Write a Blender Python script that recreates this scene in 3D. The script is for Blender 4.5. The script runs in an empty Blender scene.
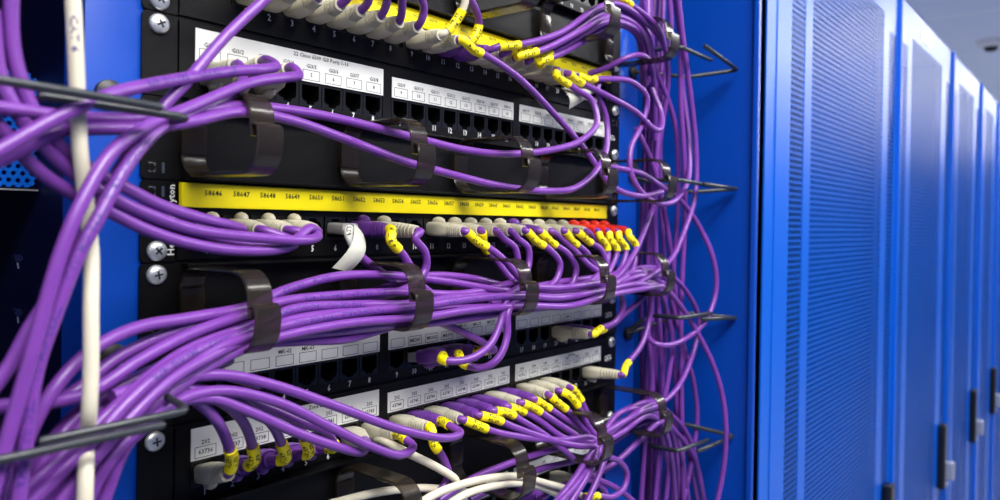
import bpy, bmesh, math, random
from mathutils import Vector, Matrix, Quaternion
random.seed(7)
sc = bpy.context.scene
col = sc.collection
MM = 0.001
ZO = 1.58            # height of the rack origin above the floor
U = 44.45
# ------------------------------------------------------------------ camera (solved from the 19 inch rack)
FPX = 750.157; CX, CY = 514.478, 230.518
CAM = Vector((-184.038, -399.474, -20.506)); YAW, PIT, ROL = 0.895819, -0.009524, 0.015187
FW = Vector((math.sin(YAW)*math.cos(PIT), math.cos(YAW)*math.cos(PIT), math.sin(PIT)))
RT0 = Vector((math.cos(YAW), -math.sin(YAW), 0)); UP0 = RT0.cross(FW)
RT = RT0*math.cos(ROL) + UP0*math.sin(ROL); UPV = -RT0*math.sin(ROL) + UP0*math.cos(ROL)

def at(px, py, d=0.0):
    "point (mm, rack frame) on the plane d mm in front of the rack face"
    v = FW + RT*((px-CX)/FPX) - UPV*((py-CY)/FPX)
    return CAM + v*((-d-CAM.y)/v.y)
def at_x(px, py, x):
    v = FW + RT*((px-CX)/FPX) - UPV*((py-CY)/FPX)
    return CAM + v*((x-CAM.x)/v.x)
def pix(p):
    v = p-CAM; c = v.dot(FW)
    return CX+FPX*v.dot(RT)/c, CY-FPX*v.dot(UPV)/c
def Wd(p):
    return Vector((p[0]*MM, p[1]*MM, p[2]*MM+ZO))

# ------------------------------------------------------------------ materials
def mat(name, rgb, rough=0.5, metal=0.0, spec=0.5, bump=None, var=None, coat=0.0, transp=0.0, emit=None):
    m = bpy.data.materials.new(name); m.use_nodes = True
    nt = m.node_tree; b = nt.nodes['Principled BSDF']
    c = tuple(((v/255)/12.92 if v/255 <= .04045 else ((v/255+.055)/1.055)**2.4) for v in rgb)
    b.inputs['Base Color'].default_value = (*c, 1)
    b.inputs['Roughness'].default_value = rough; b.inputs['Metallic'].default_value = metal
    b.inputs['Specular IOR Level'].default_value = spec
    b.inputs['Coat Weight'].default_value = coat
    if coat: b.inputs['Coat Roughness'].default_value = 0.12
    tc = nt.nodes.new('ShaderNodeTexCoord')
    if var:
        n = nt.nodes.new('ShaderNodeTexNoise'); n.inputs['Scale'].default_value = var[0]; n.inputs['Detail'].default_value = 4
        nt.links.new(tc.outputs['Object'], n.inputs['Vector'])
        mx = nt.nodes.new('ShaderNodeMix'); mx.data_type = 'RGBA'
        mx.inputs['A'].default_value = (*[k*(1-var[1]) for k in c], 1); mx.inputs['B'].default_value = (*[min(1, k*(1+var[1])) for k in c], 1)
        nt.links.new(n.outputs['Fac'], mx.inputs['Factor']); nt.links.new(mx.outputs['Result'], b.inputs['Base Color'])
    if bump:
        n = nt.nodes.new('ShaderNodeTexNoise'); n.inputs['Scale'].default_value = bump[0]; n.inputs['Detail'].default_value = 3
        nt.links.new(tc.outputs['Object'], n.inputs['Vector'])
        bp = nt.nodes.new('ShaderNodeBump'); bp.inputs['Strength'].default_value = bump[1]; bp.inputs['Distance'].default_value = bump[2]
        nt.links.new(n.outputs['Fac'], bp.inputs['Height']); nt.links.new(bp.outputs['Normal'], b.inputs['Normal'])
    if transp:
        t = nt.nodes.new('ShaderNodeBsdfTransparent'); t.inputs['Color'].default_value = (.75, .7, .62, 1)
        ms = nt.nodes.new('ShaderNodeMixShader'); ms.inputs[0].default_value = transp
        nt.links.new(b.outputs[0], ms.inputs[1]); nt.links.new(t.outputs[0], ms.inputs[2])
        nt.links.new(ms.outputs[0], nt.nodes['Material Output'].inputs[0])
    if emit:
        b.inputs['Emission Color'].default_value = (*emit[0], 1); b.inputs['Emission Strength'].default_value = emit[1]
    return m
M = dict(
 purple = mat('purple_pvc', (113, 58, 150), .31, spec=.5, var=(90, .10), bump=(260, .12, .0006)),
 darkpurple = mat('purple_moulding', (104, 54, 148), .42, var=(60, .08)),
 cream = mat('cream_pvc', (212, 205, 184), .42, var=(60, .04)),
 beige = mat('beige_moulding', (192, 187, 166), .5, var=(80, .05)),
 red = mat('red_moulding', (214, 40, 28), .45, var=(80, .05)),
 clear = mat('clear_plug_plastic', (190, 190, 195), .1, transp=.45),
 gold = mat('contact_gold', (200, 150, 70), .3, metal=1),
 yellow = mat('yellow_sleeve', (252, 232, 0), .45, var=(120, .04)),
 strip = mat('yellow_strip', (255, 236, 0), .4),
 ink = mat('black_ink', (18, 16, 22), .6),
 blueink = mat('violet_ink', (52, 34, 122), .6),
 greyink = mat('grey_ink', (34, 34, 38), .7),
 white = mat('label_paper', (226, 227, 224), .55, var=(40, .03)),
 paint = mat('white_print', (225, 225, 225), .5),
 black = mat('black_powder_coat', (9, 9, 10), .42, spec=.22, bump=(1400, .35, .0004), var=(500, .25)),
 port = mat('port_plastic', (17, 17, 19), .3),
 hole = mat('port_cavity', (3, 3, 4), .5, spec=.2),
 tagpaper = mat('tag_paper', (186, 186, 174), .6, var=(40, .05)),
 smoke = mat('smoked_ring_plastic', (44, 38, 32), .2, spec=.6, transp=.38, coat=.15, var=(60, .3)),
 latch = mat('smoked_latch_plastic', (42, 36, 31), .26, spec=.6, transp=.28, coat=.15, var=(60, .3)),
 steel = mat('screw_steel', (225, 228, 230), .34, metal=.7, bump=(900, .4, .0005)),
 cage = mat('cage_nut_steel', (205, 195, 160), .25, metal=1),
 rod = mat('dark_wire', (52, 56, 60), .3, metal=.3, spec=.6),
 rubber = mat('black_rubber', (22, 22, 24), .45),
 blue = mat('blue_enamel', (0, 92, 204), .36, spec=.36, bump=(500, .08, .0005)),
 rackblue = mat('rack_blue_dimmed', (0, 66, 170), .36, spec=.4, bump=(500, .08, .0005)),  # same enamel as the neighbouring cabinets, darkened in colour for dimmer light here
 navy = mat('navy_enamel', (0, 10, 66), .5), deepblue = mat('return_flange_fill_blue', (0, 62, 178), .45),  # deepblue: post blue on the shaded return, brightened in colour for missing fill light
 handle = mat('handle_black', (14, 14, 18), .35),
 alu = mat('handle_silver', (190, 195, 205), .35, metal=.6),
)

def perf_mat(name, rgb, pitch=8.66, row=7.5, rad=2.75):
    m = mat(name, rgb, .38, spec=.3); nt = m.node_tree; b = nt.nodes['Principled BSDF']
    N = nt.nodes.new; L = nt.links.new
    tc = N('ShaderNodeTexCoord'); sp = N('ShaderNodeSeparateXYZ'); L(tc.outputs['Object'], sp.inputs[0])
    def mth(op, a, c=None, v=None):
        n = N('ShaderNodeMath'); n.operation = op
        if isinstance(a, (int, float)): n.inputs[0].default_value = a
        else: L(a, n.inputs[0])
        if c is not None:
            if isinstance(c, (int, float)): n.inputs[1].default_value = c
            else: L(c, n.inputs[1])
        return n.outputs[0]
    u = mth('DIVIDE', sp.outputs['X'], pitch*MM); v = mth('DIVIDE', sp.outputs['Z'], row*MM)
    r = mth('FLOOR', v); half = mth('MULTIPLY', mth('FLOORED_MODULO', r, 2.0), .5)
    fu = mth('MULTIPLY', mth('SUBTRACT', mth('FRACT', mth('ADD', u, half)), .5), pitch)
    fv = mth('MULTIPLY', mth('SUBTRACT', mth('FRACT', v), .5), row)
    d = mth('SQRT', mth('ADD', mth('MULTIPLY', fu, fu), mth('MULTIPLY', fv, fv)))
    h = mth('LESS_THAN', d, rad)
    t = N('ShaderNodeBsdfTransparent'); ms = N('ShaderNodeMixShader')
    L(h, ms.inputs[0]); L(b.outputs[0], ms.inputs[1]); L(t.outputs[0], ms.inputs[2]); L(ms.outputs[0], nt.nodes['Material Output'].inputs[0])
    return m
M['perf'] = perf_mat('perforated_blue_steel', (0, 90, 200), rad=3.3)
M['perf_small'] = perf_mat('perforated_blue_plate', (10, 110, 235), 5.2, 4.5, 1.5)

def ceiling_mat():
    m = mat('ceiling_tile', (205, 210, 222), .7); nt = m.node_tree; b = nt.nodes['Principled BSDF']
    N = nt.nodes.new; L = nt.links.new
    tc = N('ShaderNodeTexCoord'); br = N('ShaderNodeTexBrick'); br.offset = 0
    br.inputs['Color1'].default_value = (.78, .84, .98, 1); br.inputs['Color2'].default_value = (.76, .82, .97, 1); br.inputs['Mortar'].default_value = (.86, .9, .99, 1)
    br.inputs['Scale'].default_value = 1; br.inputs['Brick Width'].default_value = 1.2; br.inputs['Row Height'].default_value = .6; br.inputs['Mortar Size'].default_value = .02
    L(tc.outputs['Object'], br.inputs['Vector']); L(br.outputs['Color'], b.inputs['Base Color'])
    return m
M['ceiling'] = ceiling_mat()
M['floor'] = mat('floor_tile', (150, 155, 165), .3, var=(3, .05))
M['wall'] = mat('wall_paint', (215, 220, 230), .7, var=(3, .02))

# ------------------------------------------------------------------ mesh helpers (mm, rack frame)
def link(name, bm, material, parent=None, smooth=True, origin=None, mats=None):
    o0 = Vector(origin) if origin is not None else Vector((0, 0, 0))
    for v in bm.verts: v.co = (v.co-o0)*MM
    bmesh.ops.recalc_face_normals(bm, faces=bm.faces)
    me = bpy.data.meshes.new(name); bm.to_mesh(me); bm.free()
    for k in (mats or [material]): me.materials.append(k)
    if smooth:
        for p in me.polygons: p.use_smooth = True
        try: me.set_sharp_from_angle(angle=math.radians(38))
        except Exception: pass
    o = bpy.data.objects.new(name, me); col.objects.link(o)
    w = Wd(o0)
    if parent is not None:
        o.parent = parent; o.location = w-Vector(parent['wloc'])
    else: o.location = w
    o['wloc'] = list(w)
    return o
def empty(name, p):
    o = bpy.data.objects.new(name, None); col.objects.link(o); o.empty_display_size = .01
    w = Wd(p); o.location = w; o['wloc'] = list(w); return o
def tag(o, label, cat, group=None, kind=None):
    if label: o['label'] = label
    if cat: o['category'] = cat
    if group: o['group'] = group
    if kind: o['kind'] = kind
    return o
def box(bm, x0, x1, y0, y1, z0, z1, bev=0, mi=0):
    vs = [bm.verts.new((x, y, z)) for z in (z0, z1) for y in (y0, y1) for x in (x0, x1)]
    fs = [bm.faces.new([vs[i] for i in q]) for q in ((0,1,3,2),(4,6,7,5),(0,4,5,1),(2,3,7,6),(0,2,6,4),(1,5,7,3))]
    for f in fs: f.material_index = mi
    if bev:
        es = list({e for f in fs for e in f.edges})
        r = bmesh.ops.bevel(bm, geom=es, offset=bev, segments=2, affect='EDGES', profile=.6)
        for f in r['faces']: f.material_index = mi
def loft(bm, rings, cap=True):
    R = [[bm.verts.new(p) for p in r] for r in rings]
    n = len(R[0])
    for a, b in zip(R, R[1:]):
        for i in range(n): bm.faces.new((a[i], a[(i+1)%n], b[(i+1)%n], b[i]))
    if cap:
        bm.faces.new(R[0][::-1]); bm.faces.new(R[-1])
def prism(bm, pts, y0, y1):
    "polygon in (x, z) extruded along y"
    a = [bm.verts.new((p[0], y0, p[1])) for p in pts]; b = [bm.verts.new((p[0], y1, p[1])) for p in pts]
    n = len(pts); bm.faces.new(a); bm.faces.new(b[::-1])
    for i in range(n): bm.faces.new((a[i], b[i], b[(i+1)%n], a[(i+1)%n]))
def rrect(x0, x1, z0, z1, r, n=4):
    P = []
    for cx, cz, a0 in ((x1-r, z1-r, 0), (x0+r, z1-r, 90), (x0+r, z0+r, 180), (x1-r, z0+r, 270)):
        for k in range(n+1):
            a = math.radians(a0+90*k/n); P.append((cx+r*math.cos(a), cz+r*math.sin(a)))
    return P
def catmull(P, per=7):
    P = [Vector(p) for p in P]
    Q = [P[0]*2-P[1]]+P+[P[-1]*2-P[-2]]; out = []
    for i in range(1, len(Q)-2):
        p0, p1, p2, p3 = Q[i-1:i+3]
        t0 = 0; t1 = t0+max((p1-p0).length, 1e-3)**.5; t2 = t1+max((p2-p1).length, 1e-3)**.5; t3 = t2+max((p3-p2).length, 1e-3)**.5
        n = per if (p2-p1).length > 12 else max(3, per//2)
        for k in range(n):
            t = t1+(t2-t1)*k/n
            A1 = p0*((t1-t)/(t1-t0))+p1*((t-t0)/(t1-t0)); A2 = p1*((t2-t)/(t2-t1))+p2*((t-t1)/(t2-t1)); A3 = p2*((t3-t)/(t3-t2))+p3*((t-t2)/(t3-t2))
            B1 = A1*((t2-t)/(t2-t0))+A2*((t-t0)/(t2-t0)); B2 = A2*((t3-t)/(t3-t1))+A3*((t-t1)/(t3-t1))
            out.append(B1*((t2-t)/(t2-t1))+B2*((t-t1)/(t2-t1)))
    out.append(P[-1]); return out
def frames(pts, ref=None):
    T = []
    for i in range(len(pts)):
        a = pts[max(0, i-1)]; b = pts[min(len(pts)-1, i+1)]; T.append((b-a).normalized())
    n0 = ref if ref is not None else Vector((0, 0, 1))
    n = (n0-T[0]*n0.dot(T[0]))
    if n.length < .1: n = Vector((1, 0, 0))-T[0]*T[0].x
    n.normalize(); F = []
    for i, t in enumerate(T):
        if i: n = (n-t*n.dot(t)).normalized()
        F.append((t, n, t.cross(n)))
    return F
def tube(bm, pts, r, n=10, cap=True):
    F = frames(pts); rr = r if isinstance(r, list) else [r]*len(pts)
    loft(bm, [[p+(f[1]*math.cos(2*math.pi*k/n)+f[2]*math.sin(2*math.pi*k/n))*q for k in range(n)] for p, f, q in zip(pts, F, rr)], cap)
def sub_path(pts, a, b):
    "piece of a polyline between arc lengths a and b"
    out = []; s = 0
    for p, q in zip(pts, pts[1:]):
        L = (q-p).length
        if L < 1e-6: continue
        if s <= a < s+L: out.append(p.lerp(q, (a-s)/L))
        if a < s+L and s+L < b: out.append(q)
        if s < b <= s+L: out.append(p.lerp(q, (b-s)/L))
        s += L
    return out
def plen(pts): return sum((b-a).length for a, b in zip(pts, pts[1:]))

_tc = {}
def glyphs(text, size):
    "vertices and faces of a line of type, centred, in its own plane"
    k = (text, size)
    if k not in _tc:
        cu = bpy.data.curves.new('t', 'FONT'); cu.body = text; cu.size = size; cu.offset = size*.018; cu.align_x = 'CENTER'; cu.align_y = 'CENTER'; cu.resolution_u = 1
        o = bpy.data.objects.new('t', cu); me = bpy.data.meshes.new_from_object(o)
        _tc[k] = ([v.co.copy() for v in me.vertices], [tuple(p.vertices) for p in me.polygons])
        bpy.data.objects.remove(o); bpy.data.meshes.remove(me)
    return _tc[k]
def add_text(bm, text, size, fn):
    V, Fs = glyphs(text, size); vs = [bm.verts.new(fn(v.x, v.y)) for v in V]
    for f in Fs:
        try: bm.faces.new([vs[i] for i in f])
        except Exception: pass
def flat_text(bm, text, size, x, y, z, rot=0, sx=1):
    c, s = math.cos(rot), math.sin(rot)
    add_text(bm, text, size, lambda u, v: (x+(u*sx*c-v*s), y, z+(u*sx*s+v*c)))
def bent_text(bm, pts, mid, text, size, r, flip=False, tilt=0.0, sx=1.0):
    "type wrapped on a round cord at arc length mid, turned to the front"
    L = plen(pts); P = [mid]; acc = [0]
    for a, b in zip(pts, pts[1:]): acc.append(acc[-1]+(b-a).length)
    def pos(s):
        s = min(max(s, 0), L-1e-4)
        lo = 0
        for i in range(len(acc)-1):
            if acc[i+1] >= s: lo = i; break
        a, b = pts[lo], pts[lo+1]; return a.lerp(b, (s-acc[lo])/max(acc[lo+1]-acc[lo], 1e-6)), (b-a).normalized()
    ref = Vector((-.45, -1, .12)).normalized(); sg = -1 if flip else 1
    def fn(u, v):
        p, t = pos(mid+sg*u*sx); t = t*sg
        n = (ref-t*ref.dot(t)).normalized(); up = n.cross(t)
        a = v/r+tilt
        return p+(n*math.cos(a)+up*math.sin(a))*(r+.06)
    add_text(bm, text, size, fn)

# ------------------------------------------------------------------ rack cabinet around the panels
rack = empty('open_rack_cabinet', (241, 0, -700)); tag(rack, 'open blue rack cabinet in the foreground holding all the patch panels', 'rack')
def part(name, bm, m, parent, label=None, smooth=True):
    o = link(name, bm, m, parent, smooth)
    if label: o['label'] = label
    return o
ZB, ZT = -1480, 420
bm = bmesh.new()   # left post: face flange with folded edges
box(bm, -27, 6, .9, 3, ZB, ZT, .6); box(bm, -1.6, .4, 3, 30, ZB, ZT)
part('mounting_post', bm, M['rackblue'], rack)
bm = bmesh.new()
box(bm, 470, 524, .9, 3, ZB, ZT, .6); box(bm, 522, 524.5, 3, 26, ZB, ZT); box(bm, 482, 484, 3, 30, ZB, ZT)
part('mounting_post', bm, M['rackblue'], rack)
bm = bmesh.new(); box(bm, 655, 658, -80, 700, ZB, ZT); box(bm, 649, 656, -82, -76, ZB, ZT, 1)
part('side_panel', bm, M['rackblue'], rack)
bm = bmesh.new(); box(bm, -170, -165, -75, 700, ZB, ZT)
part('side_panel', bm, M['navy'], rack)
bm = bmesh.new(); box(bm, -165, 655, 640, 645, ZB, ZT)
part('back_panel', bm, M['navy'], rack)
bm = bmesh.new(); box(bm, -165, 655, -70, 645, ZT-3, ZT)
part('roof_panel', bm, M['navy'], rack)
bm = bmesh.new(); box(bm, -27, -24.5, 3, 26, ZB, ZT); box(bm, -24.5, -10, 24, 26, ZB, ZT); part('post_return', bm, M['deepblue'], rack)
# partition behind the left cable channel, with hanging studs
bm = bmesh.new()
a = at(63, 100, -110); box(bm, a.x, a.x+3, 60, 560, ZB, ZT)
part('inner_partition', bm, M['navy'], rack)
# perforated bracket plate low behind the left cables
p0 = at(-60, 60, -150); p1 = at(36, 188, -150)
for nm, z0, z1 in (('perforated_plate', p1.z, p0.z),):
    bm = bmesh.new(); prism(bm, rrect(p0.x, p1.x, z0, z1, 6), 149, 150.5)
    q = part(nm, bm, M['perf_small'], rack)
    bm = bmesh.new(); box(bm, p0.x, p1.x, 146, 150.8, z0-2.2, z0-1); part('plate_edge', bm, M['steel'], rack)
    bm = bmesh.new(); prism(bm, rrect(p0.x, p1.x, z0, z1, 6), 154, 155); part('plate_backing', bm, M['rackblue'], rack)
for (x, y) in ((17, 258), (17, 312), (17, -5)):
    c = at(x, y, -148); bm = bmesh.new()
    tube(bm, [c+Vector((0, 3, 0)), c+Vector((0, -3, 0))], 2.4, 12); tube(bm, [c, c+Vector((0, -3, -7))], 1.2, 8)
    part('hook_stud', bm, M['navy'], rack)
# rubber grommets where the wire loops hook into the posts
for (x, y) in ((108, 93), (112, 356), (632, 72), (632, 176), (627, 333), (627, 425), (632, 166)):
    c = at(x, y, 0); bm = bmesh.new()
    tube(bm, [c+Vector((0, .8, 0)), c+Vector((0, -3, 0)), c+Vector((0, -4.5, 0))], [6.5, 6.5, 4.0], 18)
    tube(bm, [c+Vector((0, -4, 0)), c+Vector((0, -6, 0))], [3, 2.2], 12)
    part('grommet', bm, M['rubber'], rack)

for k in range(-2, 10):
    bm = bmesh.new(); zz = -U*(k-3); box(bm, 1.5, 481, .15, .9, zz-2, zz+2); part('gap_shade_strip', bm, M['hole'], rack, smooth=False)  # black strips added as the shade in the gaps between panels
bm = bmesh.new(); box(bm, 658, at(768, 235, 65).x, -66, -60, ZB, ZT); part('cabinet_gap_shade', bm, M['hole'], rack)  # black strip added as the shade in the gap before the next cabinet
# ------------------------------------------------------------------ screws and slots
def screw(parent, x, z, ang=0.0):
    bm = bmesh.new(); c = Vector((x, 0, z)); prof = [(5.4, 1.3), (5.3, 2.3), (4.6, 3.2), (3.2, 3.9), (1.6, 4.2)]
    loft(bm, [[c+Vector((r*math.cos(2*math.pi*k/20), -h, r*math.sin(2*math.pi*k/20))) for k in range(20)] for r, h in prof])
    o = link('screw', bm, M['steel'], parent)
    bm = bmesh.new()
    for k in range(2):
        a = ang+k*math.pi/2; u = Vector((math.cos(a), 0, math.sin(a))); v = Vector((-math.sin(a), 0, math.cos(a)))
        P = [c+u*x1*2.3+v*y1*.5+Vector((0, -h, 0)) for h in (3.6, 4.35) for x1, y1 in ((-1, -1), (1, -1), (1, 1), (-1, 1))]
        loft(bm, [P[:4], P[4:]])
    s = link('cross_recess', bm, M['rod'], o, smooth=False)
def slot(parent, x, z, face=1.2):
    bm = bmesh.new(); prism(bm, rrect(x-6, x+6, z-3.6, z+3.6, 3.5, 5), -face-.02, -face-.16)
    o = link('mounting_slot', bm, M['hole'], parent, smooth=False)
    bm = bmesh.new(); box(bm, x+2.2, x+3.8, -face-.35, -face-.1, z-2.9, z+2.9); box(bm, x-4.8, x-1, -face-.3, -face-.1, z-2.6, z+2.6, .1)
    link('cage_nut', bm, M['cage'], o, smooth=False)
    bm = bmesh.new(); tube(bm, [Vector((x-3.2, -face-.2, z)), Vector((x-3.2, -face-.45, z))], 2.0, 12); link('nut_hole', bm, M['hole'], o)

# ------------------------------------------------------------------ patch panels
GA, GW, GP = 28.9, 136.0, 144.2
def px_port(n): return GA+GP*((n-1)//8)+17.0*((n-1) % 8)+8.5            # white labelled panels
def px_yel(n): return 37.2+17.78*(n-1)                                  # middle yellow panel
def px_top(n): return 59.0+133.0*((n-1)//8)+16.05*((n-1) % 8)           # top yellow panel
def make_port():
    "one socket: square bezel with a stepped opening, clip side down"
    bm = bmesh.new()
    out = [(-8.2, -7.2), (8.2, -7.2), (8.2, 7.2), (-8.2, 7.2)]
    inn = [(-6.4, 6.1), (-6.4, -1.6), (-5.9, -3.2), (-4.6, -4.2), (-3.1, -4.4), (-2.7, -6.0), (2.7, -6.0), (3.1, -4.4), (4.6, -4.2), (5.9, -3.2), (6.4, -1.6), (6.4, 6.1)]
    def loop(P, y):
        v = [bm.verts.new((p[0], y, p[1])) for p in P]; e = [bm.edges.new((v[i], v[(i+1) % len(v)])) for i in range(len(v))]; return v, e
    vo, eo = loop(out, -1.0); vi, ei = loop(inn, -1.0)
    bmesh.ops.triangle_fill(bm, use_beauty=True, edges=eo+ei)
    vb = [bm.verts.new((p[0], 11, p[1])) for p in inn]; n = len(inn)
    for i in range(n):
        f = bm.faces.new((vi[i], vb[i], vb[(i+1) % n], vi[(i+1) % n])); f.material_index = 1
    f = bm.faces.new(vb); f.material_index = 1
    wb = [bm.verts.new((p[0], 9, p[1])) for p in out]
    for i in range(4): bm.faces.new((vo[i], vo[(i+1) % 4], wb[(i+1) % 4], wb[i]))
    for v in bm.verts: v.co *= MM
    me = bpy.data.meshes.new('port'); bm.to_mesh(me); bm.free(); me.materials.append(M['port']); me.materials.append(M['hole'])
    return me
PORT = make_port()
def frame_boxes(bm, wins, z0, z1, wz0, wz1, th=1.2):
    "panel plate with rectangular windows for the socket rows"
    prism(bm, rrect(0, 20, z0, z1, 2.5), 0, -th); prism(bm, rrect(462.6, 482.6, z0, z1, 2.5), 0, -th)
    box(bm, 19, 463.6, -th, 0, wz1, z1-.9); box(bm, 19, 463.6, -th, 0, z0+.9, wz0)
    xs = [19]+[v for w in wins for v in w]+[463.6]
    for i in range(0, len(xs), 2): box(bm, xs[i], xs[i+1], -th, 0, wz0, wz1)
    box(bm, 19, 463.6, 12, 13, z0+1, z1-1)
def panel_base(name, label, top, portfn, pz, wins, flip=False, numbers=True, nz=None, screws=(), slots=(), group=None):
    z1 = top-.35; z0 = top-U+.35
    t = empty(name, (241.3, 0, z0)); tag(t, label, 'patch panel', group)
    bm = bmesh.new(); frame_boxes(bm, wins, z0, z1, pz-7.3, pz+7.3)
    link('faceplate', bm, M['black'], t, smooth=False)
    for n in range(1, 25):
        o = bpy.data.objects.new('port', PORT); col.objects.link(o); o.parent = t
        w = Wd((portfn(n), 0, pz)); o.location = w-Vector(t['wloc']); o['wloc'] = list(w)
        if flip: o.rotation_euler = (0, math.pi, 0)
        if numbers:
            bm = bmesh.new(); flat_text(bm, str(n), 5.6, portfn(n), -1.32, nz, sx=.85); link('port_number', bm, M['paint'], t, smooth=False)
    for x, z in screws: screw(t, x, z, random.random()*1.5)
    for x, z in slots: slot(t, x, z)
    return t
SL, SR = 8.75, 473.85
wins3 = [(GA-.3+GP*g, GA+GW+.3+GP*g) for g in range(3)]
def white_labels(t, top, texts, boxes, title=None, upper=None, toptall=(0,)):
    for g in range(3):
        x0 = GA+GP*g; x1 = x0+GW; zt = top-(4.1 if g in toptall else 7.9); zb = top-22.2
        bm = bmesh.new(); box(bm, x0, x1, -1.75, -1.2, zb, zt)
        l = link('label_strip', bm, M['white'], t, smooth=False)
        bm = bmesh.new()
        for k in range(8):
            cx = x0+8.5+17*k; zc = zb+4.2
            for (a, b, c, d) in ((-6.4, 6.4, 2.9, 3.2), (-6.4, 6.4, -3.2, -2.9), (-6.4, -6.1, -3, 3), (6.1, 6.4, -3, 3)):
                box(bm, cx+a, cx+b, -1.85, -1.74, zc+c, zc+d)
            n = g*8+k
            if boxes and boxes(n): flat_text(bm, boxes(n), 3.6 if len(boxes(n)) < 3 else 3.5, cx, -1.9, zc, sx=1.0)
            if texts and texts(n): flat_text(bm, texts(n), 3.5, cx, -1.9, zb+9.6)
        if title and title.get(g): flat_text(bm, title[g], 3.5, x0+GW*.62, -1.9, zt-2.3)
        link('printed_text', bm, M['greyink'], l, smooth=False)
def cat6(t, z):
    bm = bmesh.new(); flat_text(bm, 'CAT6', 7.6, 467.5, -1.34, z, sx=.72); link('printed_text', bm, M['paint'], t, smooth=False)

def zt(row): return -U*(row-3)      # top of rack unit, row 3 = middle yellow panel

# row 1: white labels, switch port names
P1 = panel_base('patch_bay', 'black patch panel with white label strips over mostly empty sockets, second from top', zt(1), px_port, zt(1)-30.2, wins3, nz=zt(1)-39.4,
    screws=((SL, zt(1)-6.35), (SR, zt(1)-38.1)), slots=((SR, zt(1)-6.35),))
white_labels(P1, zt(1), lambda n: 'Gi3/%d' % (n+1) if n < 24 else '', lambda n: str(n+1) if n < 16 else '', {0: '22 Cisco 6509 Gi3 Ports 1-16'})
cat6(P1, zt(1)-22)
# row 5
P5 = panel_base('patch_bay', 'black patch panel directly under the central rings, purple plugs at ports 10 to 12', zt(5), px_port, zt(5)-30.2, wins3, nz=zt(5)-40.9,
    screws=((SR, zt(5)-6.35),), slots=((SL, zt(5)-1.5), (SR, zt(5)-38.1)))
tx5 = {9: 'MK247', 10: 'MK003', 11: 'MK079', 20: '7448'}
white_labels(P5, zt(5), lambda n: {3: 'MK-62', 4: 'MK-63', 12: 'MK-11', 13: 'MK-25', 14: 'MK-29', 15: 'MK-31'}.get(n, ''), lambda n: tx5.get(n, ''), {0: 'Filter Room', 1: 'Fibre Room', 2: 'Riser Room'}, toptall=(0, 1, 2))
cat6(P5, zt(5)-23)
# row 6
P6 = panel_base('patch_bay', 'black patch panel carrying the lowest full row of plugs, white strips of numbered boxes', zt(6), px_port, zt(6)-30.2, wins3, nz=zt(6)-41.0,
    screws=((SL, zt(6)-6.35), (SR, zt(6)-6.35)))
white_labels(P6, zt(6), lambda n: '202' if n < 16 else '208', lambda n: '63%03d' % (736+n) if n < 22 else '', {0: 'Zone 202', 2: 'Gi Ports'})
cat6(P6, zt(6)-22)
# row 8
P8 = panel_base('patch_bay', 'black patch panel at the bottom edge, half hidden behind white cables', zt(8), px_port, zt(8)-30.2, wins3, nz=zt(8)-40.3,
    screws=((SR, zt(8)-6.35), (SL, zt(8)-6.35)))
white_labels(P8, zt(8), lambda n: '208', lambda n: '64%03d' % (100+n))
cat6(P8, zt(8)-22)

def yellow_strip(t, x0, x1, z0, z1, first, pitch, fx, fmt, size=4.2, dep=5.0):
    bm = bmesh.new(); box(bm, x0, x1, -dep, -1.2, z0, z1, .5)
    s = link('yellow_label_strip', bm, M['strip'], t, smooth=False)
    bm = bmesh.new()
    for k in range(24): flat_text(bm, fmt(k), size, fx(k), -dep-.12, (z0+z1)/2+1.4)
    link('printed_text', bm, M['ink'], s, smooth=False)
# row 3: middle yellow panel (clip side up)
P3 = panel_base('patch_bay', 'black patch panel with long yellow number strip above beige and red plugs', zt(3), px_yel, zt(3)-25.4, [(28, 454.4)], flip=True, nz=zt(3)-38.6,
    screws=((SL, zt(3)-38.1), (SR, zt(3)-6.35)), slots=((SL, zt(3)-6.35),))
yellow_strip(P3, 20.5, 455.5, zt(3)-14.4, zt(3)-1.0, 0, 0, lambda k: 38.5+17.3*k, lambda k: str(58646+k))
bm = bmesh.new(); flat_text(bm, 'HellermannTyton', 5.4, 16.6, -1.34, zt(3)-21.5, rot=math.pi/2); link('printed_text', bm, M['paint'], P3, smooth=False)
# row 0: top yellow panel
P0 = panel_base('patch_bay', 'black patch panel near the top edge, yellow strip behind its upward cords', zt(0), px_top, zt(0)-23.0, [(50, 189), (183.2+.0, 322), (316.2, 455)], flip=True, nz=zt(0)-32.8,
    screws=((SL, zt(0)-38.1), (SR, zt(0)-38.1)))
yellow_strip(P0, 23.0, 461.5, zt(0)-12.6, zt(0)-1.0, 0, 0, lambda k: 59+16.8*k, lambda k: 'Gi2/%d' % (k+1), 3.2, 4.0)
# row -2: panel above the top manager
P_2 = panel_base('patch_bay', 'black patch panel cut by the top edge, above the uppermost cable rings', zt(-2), px_port, zt(-2)-26, wins3, nz=zt(-2)-40, screws=((SR, zt(-2)-38.1),))

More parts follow.
